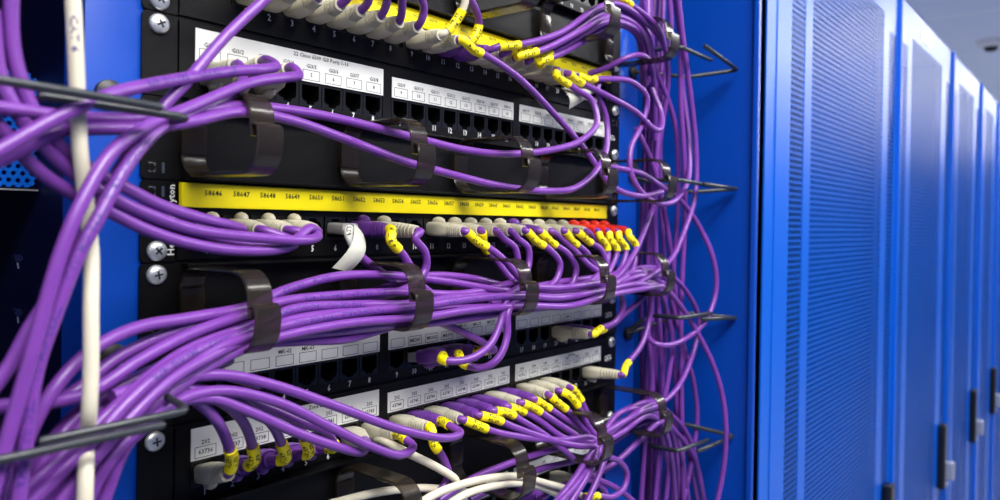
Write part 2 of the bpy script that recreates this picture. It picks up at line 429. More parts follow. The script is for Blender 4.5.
# ------------------------------------------------------------------ cable managers with ring fingers
RX = [27, 134, 241, 348, 455]
def strap(bm, path, x0, x1, th):
    "flat strap: path in (d, z), width along x"
    n = len(path); L = []
    for i in range(n):
        a = path[max(0, i-1)]; b = path[min(n-1, i+1)]; tx, tz = b[0]-a[0], b[1]-a[1]; l = math.hypot(tx, tz) or 1
        nx, nz = -tz/l*th/2, tx/l*th/2
        d, z = path[i]
        c = th*.35
        L.append([(x0+c, -(d+nx), z+nz), (x1-c, -(d+nx), z+nz), (x1, -(d+nx*.3), z+nz*.3), (x1, -(d-nx*.3), z-nz*.3), (x1-c, -(d-nx), z-nz), (x0+c, -(d-nx), z-nz), (x0, -(d-nx*.3), z-nz*.3), (x0, -(d+nx*.3), z+nz*.3)])
    loft(bm, L)
def arc(cx, cz, r, a0, a1, n=7): return [(cx+r*math.cos(math.radians(a0+(a1-a0)*k/n)), cz+r*math.sin(math.radians(a0+(a1-a0)*k/n))) for k in range(n+1)]
def manager(top, label, screws, slots, rings=RX, dep=70):
    z1 = top-.35; z0 = top-U+.35; zc = top-U/2
    t = empty('cable_manager', (241.3, 0, z0)); tag(t, label, 'cable manager', 'horizontal cable managers between the patch panels')
    bm = bmesh.new(); prism(bm, rrect(0, 482.6, z0, z1, 2.5), 0, -1.2); box(bm, 22, 460, -9, -1.2, z0+.2, z0+1.7, .3); box(bm, 22, 460, -9, -1.2, z1-1.7, z1-.2, .3)
    link('faceplate', bm, M['black'], t, smooth=False)
    for x, z in screws: screw(t, x, z, random.random()*1.5)
    for x, z in slots: slot(t, x, z)
    for k, x in enumerate(rings):
        h = 19.5; r = 13
        P = [(dep+1, zc-2)]+arc(dep-r, zc+h-r, r, 0, 90)+arc(r+4, zc+h-r, r, 90, 180)+arc(r+4, zc-h+r, r, 180, 270)+[(r+12, zc-h)]
        bm = bmesh.new(); strap(bm, P, x-7, x+7, 2.2)
        box(bm, x-7, x+7, -6, -1.2, zc-8, zc+8, .6)
        ring = link('cable_ring', bm, M['smoke'], t)
        P = [(dep+.6, zc+3.6), (dep+3.6, zc+3.6), (dep+5.6, zc+2.4), (dep+6.2, zc-3)]+arc(dep+5.6-r, zc-h+r, r, 0, -90)+[(r+8, zc-h+.3)]
        bm = bmesh.new(); strap(bm, P, x-6.6, x+8.2, 2.2); link('ring_latch', bm, M['latch'], ring)
    return t
manager(zt(-1), 'black ring cable manager at the top edge, above the top yellow strip', ((SR, zt(-1)-38.1),), ())
manager(zt(2), 'black ring cable manager holding two purple cables, directly above the middle yellow strip', ((SR, zt(2)-6.35),), ((SL, zt(2)-38.1), (SR, zt(2)-38.1)))
manager(zt(4), 'black ring cable manager gripping the thick purple bundle below the middle yellow panel', ((SL, zt(4)-6.35),), ((SL, zt(4)-38.1),))
manager(zt(7), 'black ring cable manager near the bottom edge holding white and purple cables', ((SR, zt(7)-38.1),), ())

# ------------------------------------------------------------------ plugs and cords
def sup(n, e):
    return [(math.copysign(abs(math.cos(a))**(2/e), math.cos(a)), math.copysign(abs(math.sin(a))**(2/e), math.sin(a))) for a in [2*math.pi*(k+.5)/n for k in range(n)]]
S_HOOD = sup(16, 5); S_BOOT = sup(16, 2.6)
def plug(parent, base, direc, color, up=1, clear=False, L=34.0):
    "moulded plug: hood, ribbed boot, clip cover; returns the cord exit"
    d = direc.normalized(); z = Vector((0, 0, 1)); z = (z-d*z.dot(d)).normalized()*up; x = d.cross(z).normalized()
    m = {'p': M['darkpurple'], 'b': M['beige'], 'r': M['red'], 'w': M['cream'], 'c': M['clear']}[color]
    nm = {'p': 'purple', 'b': 'beige', 'r': 'red', 'w': 'cream', 'c': 'clear'}[color]
    def ring(t, rx, rz, S, dz=0): return [base+d*t+x*(rx*a)+z*(rz*b+dz) for a, b in S]
    if clear:
        bm = bmesh.new(); loft(bm, [ring(-2, 5.6, 3.8, S_HOOD), ring(12, 5.6, 3.8, S_HOOD)]); link('plug_tip', bm, M['clear'], parent)['label'] = 'clear plug tip with gold contacts'
        bm = bmesh.new(); loft(bm, [ring(2, 4.2, 2.4, S_HOOD), ring(9, 4.2, 2.6, S_HOOD)]); link('contacts', bm, M['gold'], parent)
        base = base+d*9
    bm = bmesh.new()
    loft(bm, [ring(-1.5, 5.7, 4.4, S_HOOD), ring(0, 6.3, 5.2, S_HOOD), ring(8, 6.5, 5.4, S_HOOD), ring(14, 6.2, 5.2, S_HOOD), ring(19, 4.9, 4.7, S_BOOT)])
    if color == 'c':
        bm.free(); bm = bmesh.new(); loft(bm, [ring(-1.5, 5.7, 3.8, S_HOOD), ring(17, 5.9, 4.0, S_HOOD)]); link('plug_hood', bm, m, parent)['label'] = 'clear bare plug body'
        bm = bmesh.new(); loft(bm, [ring(3, 4.2, 2.2, S_HOOD), ring(9, 4.2, 2.4, S_HOOD)]); link('contacts', bm, M['gold'], parent)
        return base+d*12, d
    # clip cover
    el = []
    for k in range(9):
        a = math.pi*k/8; rr = math.sin(a); el.append([base+d*(6-6*math.cos(a))+x*(3.6*rr*math.cos(q)+0)+z*(5.6+3.6*rr*math.sin(q)) for q in [2*math.pi*j/12 for j in range(12)]])
    loft(bm, [[p+Vector((0, 0, 0)) for p in r] for r in el], cap=False)
    hood = link('plug_hood', bm, m, parent); hood['label'] = nm+' moulded plug hood with a rounded clip cover'
    bm = bmesh.new(); R = []
    t = 17.5; nr = 5; step = (L-19)/nr
    R.append(ring(t, 4.9, 4.7, S_BOOT))
    for k in range(nr):
        r = 5.2-.9*k/nr; t0 = 19+k*step
        R += [ring(t0, r, r, S_BOOT), ring(t0+step*.55, r, r, S_BOOT), ring(t0+step*.6, r-.9, r-.9, S_BOOT), ring(t0+step*.97, r-.9, r-.9, S_BOOT)]
    R.append(ring(L, 4.2, 4.2, S_BOOT)); R.append(ring(L+2.2, 4.0, 4.0, S_BOOT)); loft(bm, R)
    b = link('strain_relief_boot', bm, m, parent); b['label'] = nm+' ribbed boot'
    return base+d*(L+1.0), d
R_C = 2.72
def cord_mesh(parent, name, pts, m, r=R_C, n=12):
    bm = bmesh.new(); tube(bm, pts, r, n); return link(name, bm, m, parent)
PRINT = ['ETL VERIFIED  -  24AWG  4PR  ', 'PATCH CABLE  TYPE CM (UL)  ', 'TYPE CM (UL)  75C (UL) CMR  ', 'CAT.6  VERIFIED  TIA/EIA  ']
def near(d): return d if d < 60 else 60+(d-60)*.62
def cable(label, P, color='p', print_at=None, port=None, plugc=None, up=1, clear=False, direc=None, sleeve=None, sleeve_txt=None, group=None, L=34.0, r=R_C, stub=5.0, sleeve_col='yellow'):
    """P: waypoints (px, py, d) or Vectors. port=(x, z) socket. sleeve=(gap, length)"""
    W = [at(p[0], p[1], near(p[2])) if not isinstance(p, Vector) else p for p in P]
    m = M['purple'] if color == 'p' else M['cream']
    if port is not None:
        base = Vector((port[0], -1.5, port[1]))
        dv = Vector(direc) if direc is not None else Vector((.06, -1, -.04))
        t = empty('patch_cable', base)
        ex, dd = plug(t, base, dv, plugc or color, up, clear, L)
        pts = catmull([ex-dd*3, ex+dd*stub]+W)
        off = 4.0
    else:
        t = None; pts = catmull(W); off = 0
    if t is None and sleeve is None and print_at is None:
        o = cord_mesh(None, 'patch_cable', pts, m, r); tag(o, label, 'cable', group); o['pts'] = 0; return o, pts
    if t is None: t = empty('patch_cable', pts[0])
    tag(t, label, 'cable', group)
    c = cord_mesh(t, 'cord', pts, m, r)
    if sleeve:
        a = off+sleeve[0]; b = a+sleeve[1]; sp = sub_path(pts, a, b)
        if len(sp) > 1:
            s = cord_mesh(t, 'label_sleeve', sp, M['yellow' if sleeve_col == 'yellow' else 'white'], r+.75, 14)
            s['label'] = ('yellow' if sleeve_col == 'yellow' else 'white')+' wrapped label sleeve'
            tx = sleeve_txt or '63%03d' % random.randint(700, 799)
            bm = bmesh.new(); mid = plen(sp)/2
            bent_text(bm, sp, mid, tx, 4.3, r+.75, flip=True, tilt=.42); bent_text(bm, sp, mid, tx, 4.3, r+.75, flip=True, tilt=-.75)
            link('printed_text', bm, M['ink'], s, smooth=False)
    if print_at:
        for s0, tx in print_at:
            bm = bmesh.new(); bent_text(bm, pts, s0, tx, 4.0, r, flip=False, sx=1.25)
            link('printed_text', bm, M['blueink'], c, smooth=False)
    return t, pts

def pp(row, n):
    if row == 0: return (px_top(n), zt(0)-24.2)
    if row == 3: return (px_yel(n), zt(3)-25.4)
    return (px_port(n), zt(row)-30.2)
G0 = 'patch cables plugged into the top yellow-strip panel'; G3 = 'patch cables plugged into the middle yellow-strip panel'
G1 = 'patch cables of the upper white-labelled panel'; G5 = 'patch cables plugged in under the central rings'; G6 = 'patch cables plugged into the lowest full row'
GL = 'purple cables crossing the left cable channel'; GR = 'purple cables hanging in the right cable channel'; GC = 'purple cables gripped by the central rings'
GB = 'cables around the bottom rings'
UPD = (-.06, -1, .07); LVL = (.06, -1, -.04)
# ---- top yellow panel: cords rising out of the picture
ups = {1: [(276, -34, 44), (272, -70, 60)], 2: [(300, -26, 40), (302, -60, 60)], 3: [(322, -16, 40), (324, -50, 60)], 4: [(349, -4, 36), (350, -30, 46)], 5: [(368, 2, 36), (368, -24, 46)],
       6: [(386, 6, 36), (387, -18, 46)], 7: [(402, 11, 36), (401, -14, 46)], 8: [(421, 21, 34), (424, 8, 38), (414, -15, 44), (402, -50, 50)]}
for n, W in ups.items():
    cable('purple cord rising out of the top edge from beige plug at top port %d' % n, W, port=pp(0, n), plugc='b', up=1, direc=UPD, group=G0, L=26, stub=.5)
cable('white cord with yellow sleeve rising from the top yellow-strip panel', [(448, 31, 34), (459, 16, 38), (465, 2, 42), (462, -25, 44)], 'w', port=pp(0, 9), plugc='b', direc=(-.02, -1, .03), sleeve=(6, 19), group=G0, L=27, stub=2)
cable('long purple cable sloping from top port 10 down across the upper white labels', [(474, 50, 38), (487, 56, 38), (520, 79, 36), (556, 116, 34), (582, 146, 36), (598, 168, 42), (612, 186, 48), (640, 196, 50), (662, 192, 52)], port=pp(0, 10), plugc='b', direc=(-.06, -1, -.02), sleeve=(3, 22), group=G0, L=30)
cable('purple cable with purple plug at top port 11, its sleeve pointing up', [(472, 40, 28), (479, 24, 30), (473, 4, 36), (455, -20, 40)], port=pp(0, 11), plugc='p', direc=(-.2, -1, .12), sleeve=(4, 18), group=G0, L=24, stub=1)
run = [(12, 'p', 10, [(498, 47, 38), (523, 44, 42), (560, 33, 46), (598, 8, 50), (618, 4, 52), (650, 26, 50), (664, 44, 46)]),
       (13, 'b', 9, [(508, 52, 34), (532, 46, 38), (575, 30, 42), (602, 14, 46), (622, 12, 46), (646, 32, 44), (654, 60, 36)]),
       (14, 'b', 6, [(519, 56, 38), (545, 49, 44), (580, 31, 52), (604, 18, 54), (624, 18, 52), (645, 38, 44), (651, 75, 34)]),
       (15, 'b', 6, [(530, 60, 34), (552, 52, 40), (590, 30, 50), (606, 22, 56), (626, 24, 54), (642, 40, 40), (646, 85, 30)]),
       (16, 'b', 3, [(540, 62, 38), (560, 54, 42), (592, 36, 46), (606, 27, 50), (624, 26, 50), (640, 44, 36), (643, 90, 24)])]
for n, c, d, W in run:
    cable('purple cable from top port %d with yellow sleeve, swept up to the top right ring' % n, W, port=pp(0, n), plugc=c, direc=(.02, -1, -.02), sleeve=(d, 21), group=G0, L=27, stub=3)
cable('purple cable of top port 17 looping down behind the sleeves to the upper ring', [(556, 75, 34), (574, 88, 38), (592, 101, 44), (597, 122, 50), (580, 141, 52), (545, 151, 50), (505, 154, 46), (466, 150, 44), (400, 134, 42), (340, 119, 44), (290, 110, 50), (240, 106, 60), (190, 112, 76), (130, 119, 90), (60, 116, 100), (0, 108, 106), (-40, 104, 110)],
      port=pp(0, 17), plugc='b', direc=LVL, sleeve=(6, 20), group=G0, L=27)
cable('purple cable of top port 18 forming the narrow loop at the right post', [(575, 79, 34), (594, 89, 38), (606, 95, 42), (636, 112, 46), (654, 129, 50), (661, 128, 48), (661, 112, 40), (652, 88, 30), (649, 60, 20), (648, 0, 10)], port=pp(0, 18), plugc='b', direc=LVL, sleeve=(5, 20), group=G0, L=27)
cable('purple cable of top port 19 bending down in a wide arc beside the right post', [(586, 79, 36), (606, 79, 40), (632, 82, 44), (647, 98, 46), (643, 122, 44), (631, 148, 44), (631, 174, 46), (645, 196, 50), (664, 204, 52), (680, 196, 50), (689, 175, 44), (689, 140, 36), (682, 80, 26), (678, 0, 20)], port=pp(0, 19), plugc='b', direc=LVL, sleeve=(4, 21), group=G0, L=28)
cable('purple cable dropping from top port 21 beside the white paper flag', [(597, 90, 36), (606, 118, 36), (607, 145, 40), (598, 168, 46), (575, 188, 50), (545, 191, 50), (500, 186, 46), (450, 174, 44), (400, 160, 44), (340, 137, 48), (290, 120, 56), (240, 112, 68), (190, 122, 84), (140, 128, 92), (90, 129, 98), (60, 131, 102), (20, 150, 106), (-30, 175, 110)], port=pp(0, 21), plugc='b', direc=LVL, group=G0, L=26)
cable('short purple cable rising from behind the top plugs into the upper right ring', [(588, 74, 10), (606, 68, 24), (626, 58, 40), (640, 55, 46), (650, 62, 44), (654, 90, 30), (655, 140, 20)], group=GR)
cable('purple cable with a yellow sleeve entering at the top edge above the right ring', [(600, -14, 50), (625, 1, 52), (645, 15, 54), (658, 28, 56), (664, 44, 50), (668, 80, 34), (660, 140, 20)], sleeve=(27, 22), group=GR)
# paper flags
def flag(label, pts, curl):
    c = [at(*p) for p in pts]; bm = bmesh.new(); n = 8; rows = []
    nrm = Vector((0, -1, 0))
    for th in (0, .25):
        for j in range(n+1):
            v = j/n
            for i in range(5):
                u = i/4; p = c[0].lerp(c[1], u).lerp(c[3].lerp(c[2], u), v)
                rows.append(p+nrm*(curl*math.sin(v*math.pi*1.1)+2*math.sin(u*3)+th))
    V = [bm.verts.new(p) for p in rows]; m = (n+1)*5
    for k in (0, m):
        for j in range(n):
            for i in range(4): bm.faces.new([V[k+j*5+i], V[k+j*5+i+1], V[k+(j+1)*5+i+1], V[k+(j+1)*5+i]])
    o = link('paper_flag', bm, M['tagpaper'], None); tag(o, label, 'paper tag'); return c
flag('small curled white paper tag hanging below the top right plugs', [(561, 88, 30), (600, 84, 30), (588, 97, 32), (570, 109, 34)], 4)
flag('long curled white paper tag hanging from the clear plug at middle port 6', [(354, 224, 30), (364, 238, 32), (350, 273, 34), (334, 268, 34)], 6)
# ---- upper white-labelled panel, ports 1-3
cable('purple cable from upper port 2 running left behind the black wire loop', [(276, 66, 48), (262, 69, 58), (225, 72, 66), (180, 79, 88), (112, 94, 116), (64, 114, 122), (0, 150, 124), (-40, 172, 124)], port=pp(1, 2), plugc='b', up=-1, direc=(-.1, -1, .25), group=G1, L=28, print_at=[(95, PRINT[0])])
cable('purple cable from upper port 3 running left, then steeply down the left channel', [(299, 75, 42), (288, 77, 52), (250, 83, 64), (200, 103, 80), (150, 125, 100), (112, 152, 114), (82, 202, 122), (62, 250, 124), (45, 306, 124), (30, 360, 124), (10, 430, 122), (-10, 500, 122)], port=pp(1, 3), plugc='b', up=-1, direc=(-.1, -1, .22), group=G1, L=28)
cable('purple cable from upper port 1 dropping left below the others', [(242, 84, 48), (226, 98, 60), (196, 110, 76), (158, 130, 96), (126, 167, 110), (100, 215, 118), (78, 256, 120), (54, 318, 120), (36, 372, 120), (26, 440, 120), (16, 520, 120)], port=pp(1, 1), plugc='b', up=-1, direc=(-.05, -1, .1), group=G1, L=26, print_at=[(150, PRINT[1]), (225, PRINT[2])])
cable('purple cable slanting from the top edge past the first white label into the left channel', [(300, -30, 66), (262, 2, 66), (224, 38, 72), (188, 80, 80), (162, 108, 86), (146, 130, 90), (118, 172, 94), (88, 230, 100), (58, 285, 104), (30, 328, 104), (8, 368, 104), (-24, 410, 104)], group=GL, print_at=[(190, PRINT[3])])
# ---- middle yellow panel
def back3(n, y, W, lab, pr=None):
    cable(lab, W, port=pp(3, n), plugc='b', up=1, direc=(-.12, -1, -.03), group=G3, L=27, print_at=pr)
back3(1, 0, [(242, 229, 44), (228, 225, 56), (200, 218, 66), (160, 205, 80), (126, 188, 92), (86, 166, 98), (46, 132, 100), (22, 84, 98), (12, 40, 96), (12, -30, 96)], 'purple cable from middle port 1, upper one of three curving left and up')
back3(3, 0, [(317, 235, 44), (306, 240, 56), (250, 237, 62), (196, 230, 72), (150, 215, 84), (119, 201, 92), (80, 178, 98), (44, 146, 102), (16, 110, 102), (0, 76, 100), (-8, 10, 98)], 'purple cable from middle port 3, reaching farthest right before turning back left')
back3(2, 0, [(294, 242, 44), (280, 249, 54), (230, 250, 62), (180, 241, 74), (140, 227, 84), (112, 213, 90), (78, 196, 94), (40, 172, 98), (10, 140, 100), (-14, 110, 100)], 'purple cable from middle port 2, lowest of three curving left')
back3(4, 0, [(318, 232, 38), (310, 228, 44), (290, 243, 50), (240, 245, 52), (190, 236, 60), (150, 222, 70), (110, 200, 78), (74, 166, 80), (40, 126, 76), (6, 96, 74), (-30, 80, 70)], 'purple cable from middle port 4, hidden behind the three returning cables')
cable('purple cable with clear plug and white sleeve at middle port 6', [(351, 238, 28), (360, 255, 32), (378, 270, 30), (404, 288, 28), (440, 300, 28), (500, 296, 30), (545, 290, 34)], port=pp(3, 6), plugc='c', direc=(-.1, -1, -.03), sleeve=(2, 20), sleeve_col='white', group=G3, L=16, stub=2)
cable('purple cable with purple plug and long yellow sleeve at middle port 7', [(391, 240, 40), (404, 256, 40), (412, 270, 40), (420, 284, 38), (450, 302, 34), (505, 300, 32), (560, 284, 36)], port=pp(3, 7), plugc='p', direc=(.0, -1, -.02), sleeve=(1, 21), group=G3, L=28)
cable('purple cable from middle port 8 curling down past the second ring', [(415, 238, 42), (425, 252, 42), (426, 268, 40), (414, 284, 40), (390, 294, 42), (340, 302, 44), (290, 318, 50), (240, 328, 58), (190, 348, 74), (150, 376, 90), (118, 405, 98), (80, 440, 102), (30, 486, 104), (-10, 520, 104)], port=pp(3, 8), plugc='b', group=G3)
down3 = {
 11: ('b', 1, [(478, 242, 36), (492, 250, 40), (508, 264, 44), (524, 282, 46), (560, 294, 44), (604, 288, 46), (640, 276, 48), (664, 276, 44)]),
 12: ('b', 1, [(484, 246, 28), (496, 260, 30), (510, 278, 34), (530, 292, 38), (560, 296, 40), (600, 282, 42), (650, 270, 42)]),
 13: ('b', 0, [(503, 238, 34), (515, 248, 36), (518, 262, 36), (520, 284, 34), (545, 300, 34), (604, 292, 40), (662, 282, 42)]),
 14: ('b', 0, [(517, 238, 34), (528, 248, 36), (529, 262, 36), (524, 276, 38), (500, 286, 40), (460, 294, 42), (400, 292, 44), (330, 296, 48), (280, 302, 52), (240, 316, 60), (190, 334, 74), (140, 360, 86), (90, 392, 94), (50, 402, 98), (0, 406, 100), (-20, 408, 100)]),
 15: ('b', 1, [(536, 241, 36), (550, 250, 40), (560, 264, 42), (556, 280, 42), (536, 292, 42), (500, 290, 44), (450, 282, 36), (400, 276, 38), (340, 276, 42), (285, 290, 46), (250, 306, 54), (190, 318, 70), (136, 328, 84), (92, 350, 94), (58, 384, 100), (34, 424, 102), (14, 480, 102), (4, 520, 102)]),
 16: ('p', 1, [(552, 243, 36), (567, 253, 40), (576, 268, 42), (572, 284, 42), (556, 296, 42), (520, 298, 44), (470, 296, 46), (410, 304, 48), (350, 305, 52), (290, 310, 56), (250, 330, 60), (206, 346, 76), (164, 370, 94), (128, 402, 104), (95, 438, 108), (34, 500, 108), (14, 520, 108)]),
 17: ('b', 0, [(562, 240, 32), (576, 252, 34), (590, 266, 38), (610, 276, 42), (640, 272, 46), (664, 284, 42)]),
 18: ('b', 1, [(572, 241, 34), (585, 251, 36), (596, 266, 38), (612, 284, 42), (650, 282, 44), (668, 290, 36)]),
 19: ('b', 1, [(588, 241, 36), (601, 250, 38), (606, 264, 40), (596, 280, 42), (570, 292, 42), (530, 304, 44), (470, 308, 46), (410, 311, 50), (340, 313, 54), (285, 322, 58), (251, 338, 62), (218, 352, 76), (170, 380, 94), (134, 414, 104), (100, 452, 106), (62, 500, 106), (50, 520, 106)]),
 20: ('b', 0, [(594, 240, 30), (604, 254, 30), (602, 272, 34), (585, 284, 36), (540, 296, 34)]),
 21: ('r', 1, [(600, 237, 36), (607, 247, 38), (607, 262, 40), (590, 282, 42), (556, 300, 44), (500, 312, 46), (450, 318, 48), (412, 323, 50), (350, 330, 54), (290, 336, 58), (240, 346, 64), (190, 372, 80), (150, 398, 92), (112, 424, 96), (76, 462, 100), (50, 520, 100)]),
 22: ('r', 1, [(610, 239, 36), (617, 250, 38), (612, 266, 38), (600, 278, 42), (560, 290, 40)]),
 23: ('r', 1, [(619, 238, 36), (626, 249, 38), (621, 268, 40), (604, 282, 46), (560, 304, 48), (520, 310, 50), (470, 318, 52), (420, 324, 54), (370, 326, 56), (320, 334, 52), (280, 342, 48)]),
 24: ('r', 1, [(629, 236, 38), (636, 246, 40), (634, 266, 42), (618, 282, 48), (590, 296, 52), (545, 304, 50), (490, 304, 46)]),
}
PR3 = {16: [(262, PRINT[1]), (430, PRINT[0]), (345, PRINT[2])], 15: [(330, PRINT[3])], 19: [(250, PRINT[2])], 14: [(240, PRINT[0])]}
for n, (c, s, W) in down3.items():
    nm = {'b': 'beige', 'p': 'purple', 'r': 'red'}[c]
    cable('purple cable with %s plug at middle port %d%s' % (nm, n, ', yellow sleeve' if s else ', no sleeve'), W, port=pp(3, n), plugc=c, sleeve=(4, 21) if s else None, group=G3, L=28, stub=3.0, direc=(.04, -1, -.02-.01*(n % 3)), print_at=PR3.get(n))
# ---- extra strands of the central bundle
cent = [
 ([(664, 268, 30), (640, 268, 34), (604, 276, 38), (560, 282, 36), (520, 288, 30), (470, 278, 30), (426, 276, 28), (370, 292, 30), (320, 296, 36), (280, 302, 46), (230, 320, 56), (180, 330, 66), (120, 356, 76), (66, 396, 84), (24, 404, 90), (-20, 410, 92)], 'purple strand at the back of the central bundle, running the full row'),
 ([(668, 292, 50), (640, 284, 54), (606, 290, 58), (560, 298, 58), (524, 296, 60), (480, 298, 58), (420, 306, 58), (360, 312, 58), (300, 322, 60), (262, 332, 64), (214, 350, 76), (168, 380, 90), (124, 414, 98), (84, 452, 100), (46, 500, 100), (30, 530, 100)], 'purple strand at the front of the central bundle, upper of two across the second ring'),
 ([(662, 286, 56), (636, 290, 58), (606, 296, 62), (570, 306, 60), (528, 306, 60), (470, 310, 58), (420, 318, 60), (360, 322, 60), (300, 332, 62), (262, 342, 64), (220, 360, 70), (180, 386, 82), (140, 414, 92), (100, 448, 96), (66, 500, 98), (54, 530, 98)], 'purple strand at the front of the central bundle, lower of two across the second ring'),
 ([(600, 284, 20), (550, 286, 24), (500, 298, 24), (450, 310, 24), (404, 318, 30), (350, 326, 36), (290, 332, 42), (240, 342, 50), (180, 362, 64), (130, 382, 74), (80, 414, 82), (40, 470, 88), (26, 520, 88)], 'purple strand low at the back of the central bundle'),
]
for k, (W, lab) in enumerate(cent):
    cable(lab, W, group=GC, print_at=[(300, PRINT[(k+1) % 4]), (420, PRINT[k % 4])] if k in (1,) else ([(560, PRINT[0])] if k == 2 else None))
# ---- row 5 plugs
cable('purple cable looping from clear-tipped purple plug at port 10 under the central rings', [(443, 360, 42), (459, 361, 50), (476, 356, 56), (492, 342, 58), (502, 318, 58), (507, 298, 58), (520, 288, 56), (560, 288, 54), (604, 282, 52)], port=(px_port(10), zt(5)-30.2), plugc='p', clear=True, up=-1, direc=(-.02, -1, .16), sleeve=(1, 19), group=G5, L=18, stub=1.0)
cable('purple cable looping lowest under the central rings from port 11', [(464, 364, 42), (480, 368, 50), (492, 364, 58), (501, 354, 62), (507, 336, 62), (508, 312, 60), (518, 298, 58), (550, 296, 52), (604, 292, 48)], port=pp(5, 11), plugc='p', up=-1, direc=(0, -1, .14), sleeve=(1, 19), group=G5, L=25, stub=1.0)
cable('purple cable of port 13 sloping up left into the central bundle', [(494, 350, 38), (484, 343, 40), (462, 332, 42), (438, 322, 46), (416, 320, 50), (380, 330, 50), (345, 339, 52), (300, 341, 54), (262, 344, 56), (210, 362, 66), (160, 392, 80)], port=pp(5, 12), plugc='p', up=-1, direc=(0, -1, .12), sleeve=(0, 9), group=G5, L=28)
cable('purple cable with beige plug at port 20 of the panel under the central rings', [(602, 328, 38), (616, 321, 42), (623, 306, 46), (616, 284, 48), (604, 272, 44)], port=pp(5, 20), plugc='b', up=-1, direc=(.04, -1, .04), sleeve=(4, 18), group=G5, L=33)
cable('purple cable with purple plug at port 22 of the panel under the central rings', [(612, 325, 36), (624, 314, 38), (640, 300, 40), (652, 284, 40), (662, 262, 36)], port=pp(5, 21), plugc='p', up=-1, direc=(-.1, -1, .06), sleeve=(3, 14), group=G5, L=28)
# ---- row 6 left: upturned sleeves
W6 = {1: ('b', [(232, 460, 38), (227, 441, 48), (217, 421, 60), (205, 408, 66), (188, 396, 76), (150, 386, 88), (112, 396, 94)]),
      2: ('p', [(254, 461, 32), (251, 441, 38), (243, 422, 48), (228, 406, 58), (200, 392, 70), (160, 388, 84), (120, 404, 92)]),
      3: ('p', [(285, 459, 30), (281, 442, 36), (272, 425, 44), (256, 410, 52), (220, 394, 62), (180, 390, 76), (130, 410, 88)]),
      4: ('p', [(308, 454, 28), (305, 439, 34), (298, 425, 40), (280, 411, 46), (240, 398, 56), (196, 392, 70), (140, 420, 86)]),
      5: ('p', [(333, 448, 30), (331, 438, 38), (322, 430, 46), (300, 422, 50), (262, 406, 52), (220, 396, 60), (180, 400, 76), (130, 440, 92)])}
for n, (c, W) in W6.items():
    cable('purple cable bent upward from %s plug at lowest-row port %d, yellow sleeve' % ({'b': 'beige', 'p': 'purple'}[c], n), W, port=pp(6, n), plugc=c, up=-1, direc=(-.1 if c == 'b' else -.25, -1, .22), sleeve=(5, 19 if n < 5 else 11), group=G6, L=27 if c == 'b' else 19, stub=1.5)
cable('purple cable arching across from the left to purple-plugged port 10 in lowest row', [(450, 426, 44), (460, 432, 52), (448, 438, 60), (402, 430, 64), (330, 404, 66), (273, 385, 66), (223, 375, 70), (180, 380, 82), (146, 402, 92), (114, 432, 98), (82, 470, 100), (56, 520, 100)], port=pp(6, 10), plugc='p', up=-1, direc=(-.1, -1, .1), sleeve=(1, 12), group=G6, L=27)
cable('purple cable arching from the left to beige-plugged port 8 of the lowest row', [(404, 438, 42), (413, 446, 50), (400, 455, 58), (372, 447, 62), (330, 427, 64), (280, 403, 66), (226, 391, 70), (184, 398, 82), (150, 420, 92), (118, 450, 98), (92, 490, 100), (76, 530, 100)], port=pp(6, 8), plugc='b', up=-1, direc=(-.1, -1, .1), sleeve=(1, 12), group=G6, L=28)
cable('purple cable with cut-looking bright end below the arches, from beige port 7', [(366, 446, 44), (362, 452, 54), (345, 449, 60), (300, 434, 62), (250, 412, 64), (205, 398, 74), (160, 410, 88), (126, 446, 94), (104, 500, 96)], port=pp(6, 7), plugc='b', up=-1, direc=(-.3, -1, .1), group=G6, L=22)
cable('purple cable with sleeve hanging down from beige port 9 of the lowest row', [(434, 444, 42), (443, 458, 44), (448, 476, 44), (438, 494, 44), (424, 512, 44)], port=pp(6, 9), plugc='b', up=-1, direc=(-.05, -1, .08), sleeve=(2, 19), group=G6, L=30)
fan = {
 11: ('b', [(479, 426, 38), (495, 432, 40), (530, 438, 42), (562, 440, 46), (592, 438, 50), (600, 446, 54), (586, 472, 58), (560, 502, 60), (540, 520, 60)]),
 12: ('p', [(495, 419, 38), (511, 426, 40), (545, 438, 44), (578, 446, 50), (596, 448, 56), (590, 470, 60), (572, 500, 60), (560, 520, 60)]),
 13: ('p', [(508, 413, 36), (522, 421, 38), (546, 436, 42), (566, 452, 46), (574, 460, 44)]),
 14: ('p', [(526, 413, 34), (540, 421, 38), (564, 438, 44), (590, 442, 50), (606, 446, 56), (600, 472, 60), (586, 504, 60)]),
 15: ('b', [(532, 407, 36), (545, 415, 40), (568, 430, 44), (590, 442, 50), (606, 432, 54), (626, 420, 52), (652, 404, 48), (668, 412, 40), (690, 440, 34), (704, 500, 30)]),
 16: ('p', [(544, 405, 34), (556, 413, 38), (578, 428, 40), (600, 440, 46), (622, 424, 48), (650, 412, 46), (672, 428, 40), (696, 462, 32), (706, 510, 30)]),
 17: ('b', [(557, 402, 36), (569, 412, 40), (582, 428, 42), (598, 436, 46), (618, 414, 44), (640, 408, 44), (660, 414, 42), (678, 440, 34), (690, 510, 26)]),
 18: ('b', [(569, 395, 38), (578, 406, 42), (588, 426, 44), (602, 440, 50), (622, 432, 52), (646, 416, 50), (662, 424, 44), (672, 460, 34), (676, 510, 26)]),
 19: ('b', [(574, 390, 30), (581, 400, 32), (590, 418, 36), (604, 428, 40), (622, 412, 36), (648, 402, 34), (664, 408, 26), (668, 450, 20), (664, 510, 16)]),
}
